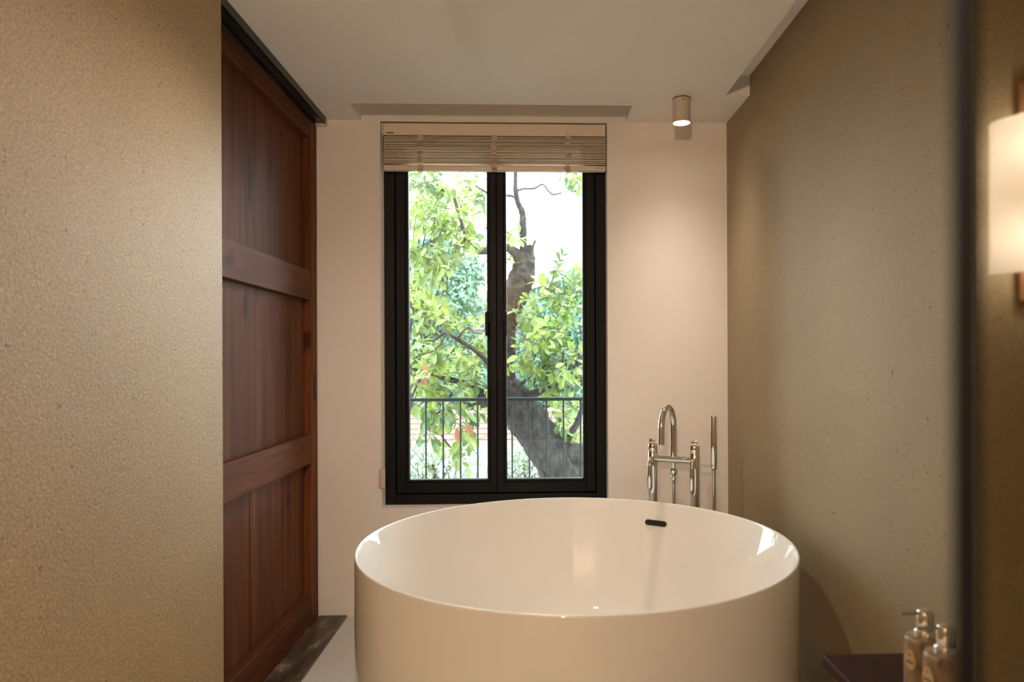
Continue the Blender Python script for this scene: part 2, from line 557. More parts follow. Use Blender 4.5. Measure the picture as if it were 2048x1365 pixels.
# ================================================================== BATHTUB
TX, TY, TR_, TH = 0.1405, 2.249, 0.675, 0.578
tub = thing('bathtub', (TX, TY, 0), 'large round white glossy freestanding bathtub with a thin rim', 'bathtub')
prof = [(0.0, 0.115), (0.22, 0.116), (0.36, 0.122), (0.45, 0.150), (0.51, 0.205), (0.555, 0.29), (0.595, 0.39), (0.634, 0.487), (0.658, 0.550)]
pr = catmull([(r, z, 0) for r, z in prof], 5)
P = [(max(0, p.x) if i else 0.0, p.y) for i, p in enumerate(pr)]
P += [(0.6640, 0.567), (0.6665, 0.5735), (0.6682, 0.5765), (0.6702, 0.5778), (0.6722, 0.5778), (0.6738, 0.5765), (0.6747, 0.5743), (0.675, 0.571)]
P += [(0.675, 0.50), (0.675, 0.3), (0.675, 0.10), (0.674, 0.03), (0.671, 0.012), (0.664, 0.003), (0.655, 0.0), (0.0, 0.0)]
MB().lathe(P, 160).build('tub_shell', M['tub'], tub, None, smooth=True, angle=R(70))
# overflow slot on the inner wall, facing the centre
ph = math.atan2(0.531, 0.353)
slope = math.atan2(0.630 - 0.595, 0.487 - 0.390)
def stadium(mb, w, h, d0, d1, n=10):
    pts = []
    for sgn in (1, -1):
        for k in range(n + 1):
            a = -math.pi / 2 + math.pi * k / n
            pts.append((sgn * ((w - h) / 2 + math.cos(a) * h / 2), sgn * math.sin(a) * h / 2))
    lo = [mb.bm.verts.new((x, d0, z)) for x, z in pts]
    hi = [mb.bm.verts.new((x, d1, z)) for x, z in pts]
    mb.bm.faces.new(lo); mb.bm.faces.new(hi[::-1])
    for i in range(len(pts)):
        j = (i + 1) % len(pts)
        mb.bm.faces.new((lo[i], lo[j], hi[j], hi[i]))
    return mb
ovm = Matrix.Translation((math.cos(ph) * 0.6385, math.sin(ph) * 0.6385, 0.500)) @ Matrix.Rotation(ph - math.pi / 2, 4, 'Z') @ Matrix.Rotation(-slope, 4, 'X')
o = stadium(MB(), 0.090, 0.021, -0.006, 0.01).build('overflow_cover', M['bronze'], tub)
o.matrix_local = ovm
o['label'] = 'dark bronze overflow slot'
o2 = stadium(MB(), 0.078, 0.010, -0.0066, 0.0).build('slot_opening', M['shadow_black'], o)

# ================================================================== BATH FAUCET
FA = thing('bath_faucet', (0.588, 2.9, 0), 'chrome freestanding bath faucet with arched spout, two levers and hand shower', 'faucet', rz=R(-28))
L = 0.0885
def tube_part(name, pts, rad, mat='chrome', parent=FA, seg=20):
    return MB().tube(pts, rad, seg).build(name, M[mat], parent, smooth=True, angle=R(50))
for s in (-1, 1):
    MB().lathe([(0.0, 0.0), (0.030, 0.0), (0.030, 0.008), (0.0185, 0.012), (0.0185, 0.70), (0.0, 0.70)], 24, (s * L, 0, 0)).build('leg', M['chrome'], FA, smooth=True, angle=R(40))
    vb = MB().lathe([(0.0, 0.70), (0.0195, 0.70), (0.0195, 0.762), (0.0185, 0.764), (0.0185, 0.766), (0.0195, 0.768), (0.0195, 0.792), (0.0185, 0.794), (0.0, 0.794)], 24, (s * L, 0, 0)).build('valve_body', M['chrome'], FA, smooth=True, angle=R(40))
    MB().box(s * L - 0.014, s * L + 0.010, -0.005, 0.005, 0.793, 0.815, 0.002).build('grip_fin', M['chrome'], vb, smooth=True, angle=R(40))
    lv = MB()
    lv.tube([(s * L, -0.012, 0.738), (s * L, -0.030, 0.734), (s * L, -0.040, 0.722), (s * L, -0.0425, 0.706)], [0.008, 0.008, 0.0085, 0.008], 14)
    lv.tube([(s * L, -0.0425, 0.706), (s * L, -0.043, 0.69), (s * L, -0.0435, 0.655), (s * L, -0.044, 0.622), (s * L, -0.044, 0.608), (s * L, -0.044, 0.601)], [0.0075, 0.0085, 0.0100, 0.0100, 0.0075, 0.002], 16)
    lv.build('lever', M['chrome'], FA, smooth=True, angle=R(60))
tube_part('bridge_bar', [(-L, 0, 0.735), (L, 0, 0.735)], 0.0165)
cr = 0.081
sp = [(0, 0, 0.745), (0, 0, 0.80), (0, 0, 0.875)]
sp += [(0, -cr + cr * math.cos(a), 0.875 + cr * math.sin(a)) for a in [math.pi * k / 16 for k in range(1, 17)]]
sp += [(0, -2 * cr - 0.001, 0.845), (0, -2 * cr - 0.003, 0.822)]
spo = tube_part('spout', sp, 0.0125)
tube_part('aerator', [(0, -2 * cr - 0.003, 0.823), (0, -2 * cr - 0.004, 0.812)], 0.0132, parent=spo)
MB().lathe([(0, 0.722), (0.009, 0.722), (0.009, 0.700), (0.0135, 0.697), (0.0145, 0.685), (0.0135, 0.672), (0.008, 0.668), (0.011, 0.660), (0.0115, 0.652), (0.008, 0.645), (0.006, 0.630), (0, 0.630)], 20).build('diverter', M['chrome'], FA, smooth=True, angle=R(50))
def hose(pts, parent):
    c = catmull(pts, 40)
    rad = [0.0062 + 0.0006 * (i % 2) for i in range(len(c))]
    return MB().tube(c, rad, 10).build('shower_hose', M['hose'], parent, smooth=True, angle=R(70))
HX = 0.166
hose([(0, 0, 0.632), (0.002, 0.002, 0.48), (0.012, 0.006, 0.25), (0.05, 0.01, 0.06), (0.11, 0.01, 0.035), (HX - 0.012, 0.0, 0.10), (HX - 0.001, 0, 0.35), (HX, 0, 0.55), (HX, 0, 0.705)], FA)
tube_part('holder_arm', [(L + 0.014, 0, 0.716), (HX - 0.006, 0, 0.716)], 0.0052)
MB().lathe([(0, 0.700), (0.008, 0.700), (0.012, 0.708), (0.0125, 0.722), (0.0115, 0.726), (0, 0.726)], 20, (HX, 0, 0)).build('shower_holder', M['chrome'], FA, smooth=True, angle=R(50))
hsd = MB().lathe([(0, 0.722), (0.0122, 0.722), (0.0130, 0.727), (0.0130, 0.913), (0.0122, 0.917), (0, 0.917)], 24, (HX, 0, 0)).build('hand_shower', M['chrome'], FA, smooth=True, angle=R(50))
nz = MB()
for k in range(14):
    for j in (-0.004, 0.004):
        z = 0.846 + k * 0.005
        nz.tube([(HX + 0.012, j, z), (HX + 0.0155, j, z)], 0.0012, 6)
nz.build('spray_nozzles', M['hose'], hsd)

# ================================================================== CEILING SPOTLIGHT
def spotlight(loc, label, energy, size, blend, focus=0):
    t = thing('ceiling_spotlight', loc, label, 'lamp', 'cylinder spotlights on the ceiling')
    MB().lathe([(0.0, 0.0), (0.036, 0.0), (0.036, -0.1005), (0.0352, -0.1015), (0.034, -0.1005), (0.034, -0.094), (0.0, -0.094)], 36).build('housing', M['spotbody'], t, smooth=True, angle=R(35))
    MB().lathe([(0.0, -0.0970), (0.0338, -0.0970), (0.0338, -0.0955), (0.0, -0.0955)], 36).build('lens', M['spotlens'], t)
    MB().lathe([(0.0371, 0.0), (0.0371, -0.0025), (0.036, -0.003), (0.036, 0.0)], 36).build('mounting_ring', M['track'], t)
    s = MB().tube([(0.0, -0.034, -0.014), (0.0, -0.0370, -0.014)], 0.0026, 10).build('set_screw', M['black_metal'], t)
    li = add_light('spot_beam', 'SPOT', (0, 0, -0.104), energy, (1.0, 0.87, 0.73), spot_size=R(size), spot_blend=blend, shadow_soft_size=0.025)
    li.parent = t
    if focus:                      # reflector lamp: strongest straight down
        li.data.use_nodes = True
        nt = li.data.node_tree
        em = nt.nodes['Emission']
        tc = nt.nodes.new('ShaderNodeTexCoord')
        sx = nt.nodes.new('ShaderNodeSeparateXYZ')
        nt.links.new(tc.outputs['Normal'], sx.inputs[0])
        ab = nt.nodes.new('ShaderNodeMath'); ab.operation = 'ABSOLUTE'
        nt.links.new(sx.outputs['Z'], ab.inputs[0])
        pw = nt.nodes.new('ShaderNodeMath'); pw.operation = 'POWER'
        pw.inputs[1].default_value = focus
        nt.links.new(ab.outputs[0], pw.inputs[0])
        nt.links.new(pw.outputs[0], em.inputs['Strength'])
    return t
spotlight((0.628, 2.905, SOFF), 'small beige cylinder spotlight mounted on the ceiling right of the window', 22, 150, 0.6, 8.0)
for (loc, en), lab in zip(ADDED_SPOTS, ('beige cylinder spotlight added out of view above the bathtub to light the room',)):
    spotlight(loc, lab, en, 165, 0.7)

# ================================================================== VENETIAN BLIND
BX0, BX1 = OX0 + 0.003, OX1 - 0.004
BY0, BY1 = WALL_Y + 0.002, WALL_Y + 0.044
bl = thing('venetian_blind', (-0.155, BY0, 1.995), 'cream venetian blind pulled up above the black window', 'blind')
bi = bl.location.copy()
hr = MB().box(BX0 + 0.012, BX1 - 0.003, BY0, BY1, 2.156, 2.209, 0.002).build('headrail', M['blind_rail'], bl, bi)
st = MB().box(-0.640, -0.606, BY0 - 0.0006, BY0 + 0.0002, 2.160, 2.170).build('sticker', M['sticker'], hr)
st.parent = hr
k = MB()
x = -0.637
for w in (0.003, 0.002, 0.004, 0.002, 0.003, 0.002, 0.004):
    k.box(x, x + w, BY0 - 0.0009, BY0 - 0.0005, 2.1635, 2.1665); x += w + 0.0007
k.box(-0.612, -0.6075, BY0 - 0.0009, BY0 - 0.0005, 2.1630, 2.1675)
pm = k.build('print_mark', M['ink'], hr)
ctl = MB().box(BX0, BX0 + 0.0115, BY0 + 0.001, BY1, 2.156, 2.209, 0.002).build('chain_gear', M['blind_rail'], bl, bi)
k = MB()
for z in (2.180, 2.165):
    k.tube([(BX0 + 0.006, BY0 - 0.0004, z), (BX0 + 0.006, BY0 + 0.003, z)], 0.0018, 8)
k.build('screw', M['black_metal'], ctl)
NS = 19
ztop, zbot = 2.149, 2.031
slat_me = None
for i in range(NS):
    z = ztop + (zbot - ztop) * i / (NS - 1)
    if slat_me is None:
        mm = MB()
        n = 5
        w = 0.036
        x0, x1 = BX0 + 0.010 + 0.155, BX1 - 0.003 + 0.155
        rows = []
        for tz in (0.0016, -0.0016):
            for xx in (x0, x1):
                rows.append([mm.bm.verts.new((xx, -w / 2 + w * q / (n - 1), tz + 0.0014 * (1 - (2 * q / (n - 1) - 1) ** 2))) for q in range(n)])
        a, b, c, d = rows
        for q in range(n - 1):
            mm.bm.faces.new((a[q], b[q], b[q + 1], a[q + 1]))
            mm.bm.faces.new((c[q], d[q], d[q + 1], c[q + 1]))
            mm.bm.faces.new((a[q], a[q + 1], c[q + 1], c[q]))
            mm.bm.faces.new((b[q], b[q + 1], d[q + 1], d[q]))
        mm.bm.faces.new((a[0], b[0], d[0], c[0]))
        mm.bm.faces.new((a[-1], b[-1], d[-1], c[-1]))
        slat_me = mm.mesh('slat')
        slat_me.materials.append(M['blind'])
    s = link('slat', slat_me, None, bl)
    s.location = (random.uniform(-0.001, 0.001), 0.022 + random.uniform(-0.001, 0.001), z - bi.z)
    s.rotation_euler = (R(random.uniform(-1, 4)), R(random.uniform(-0.05, 0.05)), 0)
brl = MB().box(BX0 + 0.008, BX1 - 0.003, BY0, BY1 - 0.004, 2.000, 2.0225, 0.0035).build('bottom_rail', M['blind_rail'], bl, bi, smooth=True, angle=R(50))
k = MB()
x = 0.300
for w in (0.004, 0.003, 0.005, 0.002, 0.004, 0.003, 0.005, 0.003):
    k.box(x, x + w, BY0 - 0.0004, BY0 + 0.001, 2.0105, 2.0130); x += w + 0.0012
k.build('print_mark', M['ink'], brl)
for j, px in enumerate((840, 988, 1136)):
    cx = at(px, 300, BY0).x
    rr = random.Random(j + 3)
    mm = MB()
    left, right, zz, N = [], [], [], 46
    for q in range(N + 1):
        t = q / N
        z = 2.160 + (2.004 - 2.160) * t
        off = 0.004 * math.sin(t * 7.5 + j * 1.7) * (0.3 + t) + 0.002 * math.sin(t * 17)
        yy = BY0 - 0.0030 - 0.0010 * (1 + math.sin(t * NS * math.tau)) - 0.001 * math.sin(t * 9 + j)
        left.append(mm.bm.verts.new((cx - 0.0125 + off, yy, z)))
        right.append(mm.bm.verts.new((cx + 0.0125 + off, yy, z)))
    for q in range(N):
        mm.bm.faces.new((left[q], right[q], right[q + 1], left[q + 1]))
    bmesh.ops.solidify(mm.bm, geom=list(mm.bm.faces), thickness=0.0012)
    mm.build('ladder_tape', M['tape'], bl, bi, smooth=True, angle=R(60))
    MB().lathe([(0, -0.004), (0.012, -0.004), (0.016, 0.0), (0.013, 0.005), (0, 0.006)], 20, (cx + 0.002, BY0 + 0.008, 1.9995)).build('tape_clip', M['clip'], bl, bi, smooth=True)
# bead chain loop with its weight
cx0 = at(763.5, 600, BY0).x
mm = MB()
for dx, yy in ((-0.0032, BY0 - 0.004), (0.0052, BY0 - 0.006)):
    mm.tube([(cx0 + dx, yy, 2.160), (cx0 + dx + 0.001, yy, 0.655)], 0.0008, 6)
    z = 2.155
    while z > 0.66:
        mm.lathe([(0, 0.0019), (0.0016, 0.001), (0.0016, -0.001), (0, -0.0019)], 6, (cx0 + dx, yy, z))
        z -= 0.0062
mm.build('bead_chain', M['chain'], bl, bi, smooth=True)
wz0, wz1 = 0.574, 0.660
mm = MB()
mm.box(cx0 - 0.012, cx0 + 0.014, BY0 - 0.014, BY0 - 0.001, wz0, wz1, 0.0055, 4)
wt = mm.build('chain_weight', M['weight'], bl, bi, smooth=True, angle=R(60))
MB().box(cx0 + 0.004, cx0 + 0.009, BY0 - 0.0146, BY0 - 0.0138, wz1 - 0.028, wz1 - 0.014).build('weight_slot', M['clip'], wt)

# ================================================================== SIDE TABLE, SOAP DISPENSERS
TBZ = 0.59
tb = thing('side_table', (0.72, 1.16, 0), 'small dark red-brown wooden side table against the right wall', 'table')
TBX0, TBX1, TBY0, TBY1 = 0.548, 0.888, 0.985, 1.322
def tpart(name, *b):
    o = MB().box(*b).build(name, M['tablewood'], tb, tb.location.copy())
    return o
tpart('table_top', TBX0, TBX1, TBY0, TBY1, TBZ - 0.024, TBZ, 0.003)
for x0 in (TBX0 + 0.028, TBX1 - 0.064):
    for y0 in (TBY0 + 0.028, TBY1 - 0.064):
        tpart('leg', x0, x0 + 0.036, y0, y0 + 0.036, 0.0, TBZ - 0.024, 0.003)
for x0 in (TBX0 + 0.034, TBX1 - 0.054):
    tpart('apron', x0, x0 + 0.02, TBY0 + 0.064, TBY1 - 0.064, TBZ - 0.074, TBZ - 0.0245, 0.002)
for y0 in (TBY0 + 0.034, TBY1 - 0.054):
    tpart('apron', TBX0 + 0.064, TBX1 - 0.064, y0, y0 + 0.02, TBZ - 0.074, TBZ - 0.0245, 0.002)

def dispenser(loc, rz, label):
    t = thing('soap_dispenser', loc, label, 'dispenser', 'soap dispensers on the side table', rz=rz)
    MB().lathe([(0, 0.0), (0.028, 0.0), (0.0305, 0.003), (0.031, 0.010), (0.031, 0.104), (0.0303, 0.1080), (0.0285, 0.1105), (0.026, 0.1115), (0, 0.1120)], 40).build('bottle', M['ceramic'], t, smooth=True, angle=R(50))
    pu = MB().lathe([(0, 0.1115), (0.0160, 0.1115), (0.0162, 0.1205), (0.0150, 0.1225), (0.0130, 0.1232), (0.0134, 0.1240), (0.0134, 0.1470), (0.0122, 0.1515), (0.0085, 0.1540), (0, 0.1550)], 32).build('pump', M['chrome'], t, smooth=True, angle=R(50))
    MB().tube([(-0.008, 0, 0.1490), (-0.024, 0, 0.1495), (-0.042, 0, 0.1506), (-0.045, 0, 0.1496)], [0.0030, 0.0028, 0.0024, 0.002], 10).build('nozzle', M['hose'], pu, smooth=True)
    # oval hanging tag
    mt = MB()
    n = 28
    a = [mt.bm.verts.new((0.0, 0.0095 * math.cos(k * math.tau / n), 0.0155 * math.sin(k * math.tau / n))) for k in range(n)]
    b = [mt.bm.verts.new((-0.003, 0.0095 * math.cos(k * math.tau / n), 0.0155 * math.sin(k * math.tau / n))) for k in range(n)]
    mt.bm.faces.new(a); mt.bm.faces.new(b[::-1])
    for k in range(n):
        mt.bm.faces.new((a[k], a[(k + 1) % n], b[(k + 1) % n], b[k]))
    tg = mt.build('name_tag', M['tagm'], t)
    tg.matrix_local = Matrix.Rotation(R(16), 4, 'Z') @ Matrix.Translation((-0.0335, 0, 0.080)) @ Matrix.Rotation(R(-4), 4, 'Y')
    pk = MB()
    pk.box(-0.0034, -0.0030, -0.0065, 0.0065, -0.0045, -0.0018)
    pk.tube([(-0.0034, 0, 0.009), (-0.0028, 0, 0.009)], 0.0016, 10)
    pk.build('tag_print', M['ink'], tg)
    return t
b1 = at(1850, 1223, 1.12)
dispenser((b1.x, 1.12, TBZ), R(8), 'cream soap dispenser with chrome pump, the rear one of two on the table')
b2 = at(1891, 1250, 1.055)
dispenser((b2.x, 1.055, TBZ), R(2), 'cream soap dispenser with chrome pump, the front one of two on the table')

# ================================================================== WALL LAMP
SX, SYF, SZ0, SZ1 = 0.653, 0.9045, 1.255, 1.452
wlamp = thing('wall_lamp', (SX, SYF, SZ0 - 0.035), 'glowing half-round shade wall lamp at the right edge', 'lamp')
li_ = wlamp.location.copy()
MB().box(SX - 0.019, SX + 0.019, SYF - 0.008, SYF, 1.221, 1.507, 0.002).build('backplate', M['backplate'], wlamp, li_)
mm = MB()
n = 40
SR = 0.062
vo = []
for z in (SZ0, SZ0 + 0.002, SZ1 - 0.010, SZ1 - 0.003, SZ1):
    rr = SR - (0.0 if z < SZ1 - 0.011 else (0.0015 if z < SZ1 - 0.001 else 0.005))
    vo.append([mm.bm.verts.new((SX + rr * math.cos(math.pi + math.pi * k / n), SYF - 0.009 + rr * 1.0 * math.sin(math.pi + math.pi * k / n), z)) for k in range(n + 1)])
for i in range(len(vo) - 1):
    for k in range(n):
        mm.bm.faces.new((vo[i][k], vo[i][k + 1], vo[i + 1][k + 1], vo[i + 1][k]))
bmesh.ops.solidify(mm.bm, geom=list(mm.bm.faces), thickness=0.002)
def shade_mat():
    m = bpy.data.materials.new('white_lamp_shade')
    m.use_nodes = True
    nt = m.node_tree
    b = nt.nodes['Principled BSDF']
    f = noise(nt, 300, 2)
    col = ramp(nt, f, [(0.3, (0.84, 0.79, 0.71, 1)), (0.7, (0.89, 0.84, 0.76, 1))])
    nt.links.new(col, b.inputs['Base Color'])
    b.inputs['Roughness'].default_value = 0.6
    tl = nt.nodes.new('ShaderNodeBsdfTranslucent')
    nt.links.new(col, tl.inputs['Color'])
    mx = nt.nodes.new('ShaderNodeMixShader')
    mx.inputs[0].default_value = 0.6
    nt.links.new(b.outputs[0], mx.inputs[1]); nt.links.new(tl.outputs[0], mx.inputs[2])
    nt.links.new(mx.outputs[0], nt.nodes['Material Output'].inputs['Surface'])
    return m
mm.build('lamp_shade', shade_mat(), wlamp, li_, smooth=True, angle=R(60))
M['bulb'] = emit('warm_bulb', (1.0, 0.86, 0.70, 1), 38)
for z in (SZ0 + 0.042, SZ1 - 0.036):
    MB().lathe([(0, -0.011), (0.007, -0.008), (0.010, 0.0), (0.007, 0.008), (0, 0.011)], 20, (SX, SYF - 0.035, z)).build('bulb', M['bulb'], wlamp, li_, smooth=True)
    MB().tube([(SX, SYF - 0.006, z), (SX, SYF - 0.026, z)], 0.007, 12).build('bulb_socket', M['backplate'], wlamp, li_)

# added unseen lamp copy behind the camera, lighting the room from the front
for x_, lab in ((-0.36, 'added unseen half-round wall lamp behind the camera, lighting the room'),):
    c_ = thing('wall_lamp', (x_, Y0 + 0.001, 1.62), lab, 'lamp', 'half-round wall lamps', rz=math.pi)
    for ch in list(wlamp.children):
        k_ = ch.copy()
        COL.objects.link(k_)
        k_.parent = c_
    pl = add_light('rear_fill_light', 'POINT', (0, -0.10, 0.14), REAR_FILL_POWER, WARM, shadow_soft_size=0.06)
    pl.parent = c_
wlamp['group'] = 'half-round wall lamps'

# ================================================================== GLASS SCREEN BY THE CAMERA
gs = thing('glass_screen', (0.33, 0.20, 0), 'black-edged clear glass screen standing close at the right edge', 'screen')
gi = gs.location.copy()
MB().box(0.1220, 0.1288, 0.1978, 0.2022, 0.0, 2.215, 0.001).build('edge_profile', M['black_metal'], gs, gi)
MB().box(0.1289, XR - 0.004, 0.1982, 0.2018, 0.012, 2.215).build('glass_pane', M['screen_glass'], gs, gi)
MB().box(0.1289, XR - 0.004, 0.190, 0.210, 0.0, 0.012).build('floor_channel', M['black_metal'], gs, gi)

# ================================================================== OUTSIDE
GZ = -3.2
ground = MB().box(-60, 60, WALL_Y + WT + 0.02, 120, GZ - 0.3, GZ).build('ground', simple('dry_ground', (0.13, 0.12, 0.095, 1), 0.9, var=0.3, scale=0.8))
tag(ground, 'pale dry ground far below the window', 'ground', kind='structure')
fac = MB().box(-1.2, 1.02, WALL_Y, WALL_Y + WT - 0.001, GZ, -0.1205).build('wall_facade', M['paint'])
tag(fac, 'outer wall of the house below the bathroom', 'wall', kind='structure')
slab = MB().box(-1.2, 1.4, WALL_Y + WT, 4.08, -0.16, -0.03).build('balcony_floor', simple('balcony_concrete', (0.45, 0.44, 0.42, 1), 0.8, var=0.12, scale=12))
tag(slab, 'narrow concrete balcony slab outside the window', 'balcony', kind='structure')

rl = thing('balcony_railing', (-0.1, 4.0, -0.03), 'slim dark teal metal balcony railing outside the window', 'railing')
ri = rl.location.copy()
MB().box(-1.17, 1.37, 3.985, 4.015, 0.914, 0.932, 0.002).build('top_rail', M['rail'], rl, ri)
MB().box(-1.17, 1.37, 3.992, 4.008, 0.06, 0.075, 0.002).build('bottom_rail', M['rail'], rl, ri)
bme = MB().tube([(0, 0, 0.0675), (0, 0, 0.92)], 0.0052, 8).mesh('baluster', True, R(40))
bme.materials.append(M['rail'])
for k in range(-11, 15):
    b = link('baluster', bme, None, rl)
    b.location = (-0.0055 + 0.0965 * k + 0.1, 0, 0.03)
for x in (-1.165, 1.365):
    MB().box(x - 0.012, x + 0.012, 3.988, 4.012, -0.03, 0.92, 0.002).build('post', M['rail'], rl, ri)

# ------------------------------------------------------------------ leaves
def leaf_geo(length, width, fold=0.25, curl=0.15):
    """small folded leaf along +X, 8 quads"""
    ws = [0.08, 0.62, 0.97, 0.95, 0.22]
    v, f = [], []
    for i, w in enumerate(ws):
        t = i / 4
        z = -curl * length * t * t
        hw = width / 2 * w
        v += [(t * length, -hw, z + fold * hw), (t * length, 0, z), (t * length, hw, z + fold * hw)]
    for i in range(4):
        a = i * 3
        f += [(a, a + 3, a + 4, a + 1), (a + 1, a + 4, a + 5, a + 2)]
    return v, f

LEAF = [leaf_geo(0.084, 0.047), leaf_geo(0.078, 0.040, 0.35, 0.3), leaf_geo(0.070, 0.042, 0.15, 0.05)]
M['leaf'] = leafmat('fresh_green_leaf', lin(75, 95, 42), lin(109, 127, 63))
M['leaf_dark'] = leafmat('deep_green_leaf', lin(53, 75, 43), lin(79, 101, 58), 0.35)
M['leaf_dry'] = leafmat('dry_russet_leaf', lin(116, 68, 50), lin(135, 91, 69), 0.35)
M['leaf_haze'] = leafmat('haze_blue_green_leaf', lin(58, 98, 80), lin(96, 132, 110), 0.4)  # haze put into the leaf colour as a blue-green tint
M['leaf_fine'] = leafmat('yellow_green_leaf', lin(98, 123, 43), lin(124, 142, 64), 0.5)
M['leaf_shrub'] = leafmat('light_shrub_leaf', lin(68, 86, 58), lin(95, 112, 78), 0.4)
M['bark'] = barkmat('grey_brown_bark', lin(12, 12, 11), lin(38, 36, 34), lin(61, 59, 54))
M['twig'] = simple('dark_twig', lin(47, 41, 37), 0.85, var=0.25, scale=40)

leaf_meshes = []
for i, (v, f) in enumerate(LEAF):
    for key in ('leaf', 'leaf_dark'):
        me = bpy.data.meshes.new('leaf')
        me.from_pydata(v, [], f)
        me.materials.append(M[key])
        leaf_meshes.append(me)
dry_me = bpy.data.meshes.new('leaf')
dry_me.from_pydata(*[LEAF[0][0], [], LEAF[0][1]])
dry_me.materials.append(M['leaf_dry'])

def leaf_mat(p, d, up, s):
    x = d.normalized()
    y = up.cross(x)
    if y.length < 1e-4:
        y = Vector((0, 1, 0)).cross(x)
    y.normalize()
    z = x.cross(y)
    m = Matrix((x, y, z)).transposed().to_4x4()
    return Matrix.Translation(p) @ m @ Matrix.Diagonal((s, s, s, 1))

rnd = random.Random(11)
def rvec(r=rnd):
    while True:
        v = Vector((r.uniform(-1, 1), r.uniform(-1, 1), r.uniform(-1, 1)))
        if 0.05 < v.length < 1:
            return v.normalized()

# ------------------------------------------------------------------ the big tree
TD = 5.25
base = at(1236, 1080, TD)
tree = thing('tree', (base.x + 0.25, TD + 0.1, GZ), 'gnarled grey-barked tree with leafy branches right outside the window', 'tree')
tri = tree.location.copy()
def px_tube(mb, pts, seg=14, rough=0.05, n=5):
    """pts: (px, py, depth, width in px)"""
    P = [(at(p[0], p[1], p[2]), p[3] / 2 / FPX * p[2]) for p in pts]
    c = catmull([p for p, _ in P], n)
    rr = [v.x for v in catmull([(r, 0, 0) for _, r in P], n)]
    rad = [max(0.002, r * (1 + rnd.uniform(-rough, rough))) for r in rr]
    mb.tube(c, rad, seg, True, rough, rnd)
    return c
mb = MB()
bx = Vector(tri)
P = [(1135, 952, 5.28, 94), (1097, 900, 5.28, 80), (1062, 850, 5.27, 78), (1030, 805, 5.25, 72), (1010, 770, 5.22, 52), (1011, 735, 5.2, 34), (1018, 695, 5.2, 24), (1018, 655, 5.2, 26), (1026, 612, 5.2, 42), (1038, 570, 5.2, 52), (1049, 535, 5.2, 42), (1053, 510, 5.2, 33), (1053, 494, 5.2, 31)]
pts = [(bx, 0.30), (bx + Vector((-0.06, 0, 1.3)), 0.25), (bx + Vector((-0.17, 0, 2.5)), 0.21), (at(1190, 1090, 5.28), 0.19)]
pts += [(at(p[0], p[1], p[2]), p[3] / 2 / FPX * p[2]) for p in P]
c = catmull([p for p, _ in pts], 6)
rr = [max(0.01, v.x) * (1 + rnd.uniform(-.05, .05)) for v in catmull([(r, 0, 0) for _, r in pts], 6)]
mb.tube(c, rr, 30, True, 0.10, rnd)
trunk = mb.build('trunk', M['bark'], tree, tri, smooth=True, angle=R(55))
sub = trunk.modifiers.new('sub', 'SUBSURF'); sub.levels = 2; sub.render_levels = 2
tx = bpy.data.textures.new('bark_relief', 'CLOUDS'); tx.noise_scale = 0.06; tx.noise_depth = 4
dm = trunk.modifiers.new('relief', 'DISPLACE'); dm.texture = tx; dm.strength = 0.05; dm.mid_level = 0.5; dm.texture_coords = 'LOCAL'
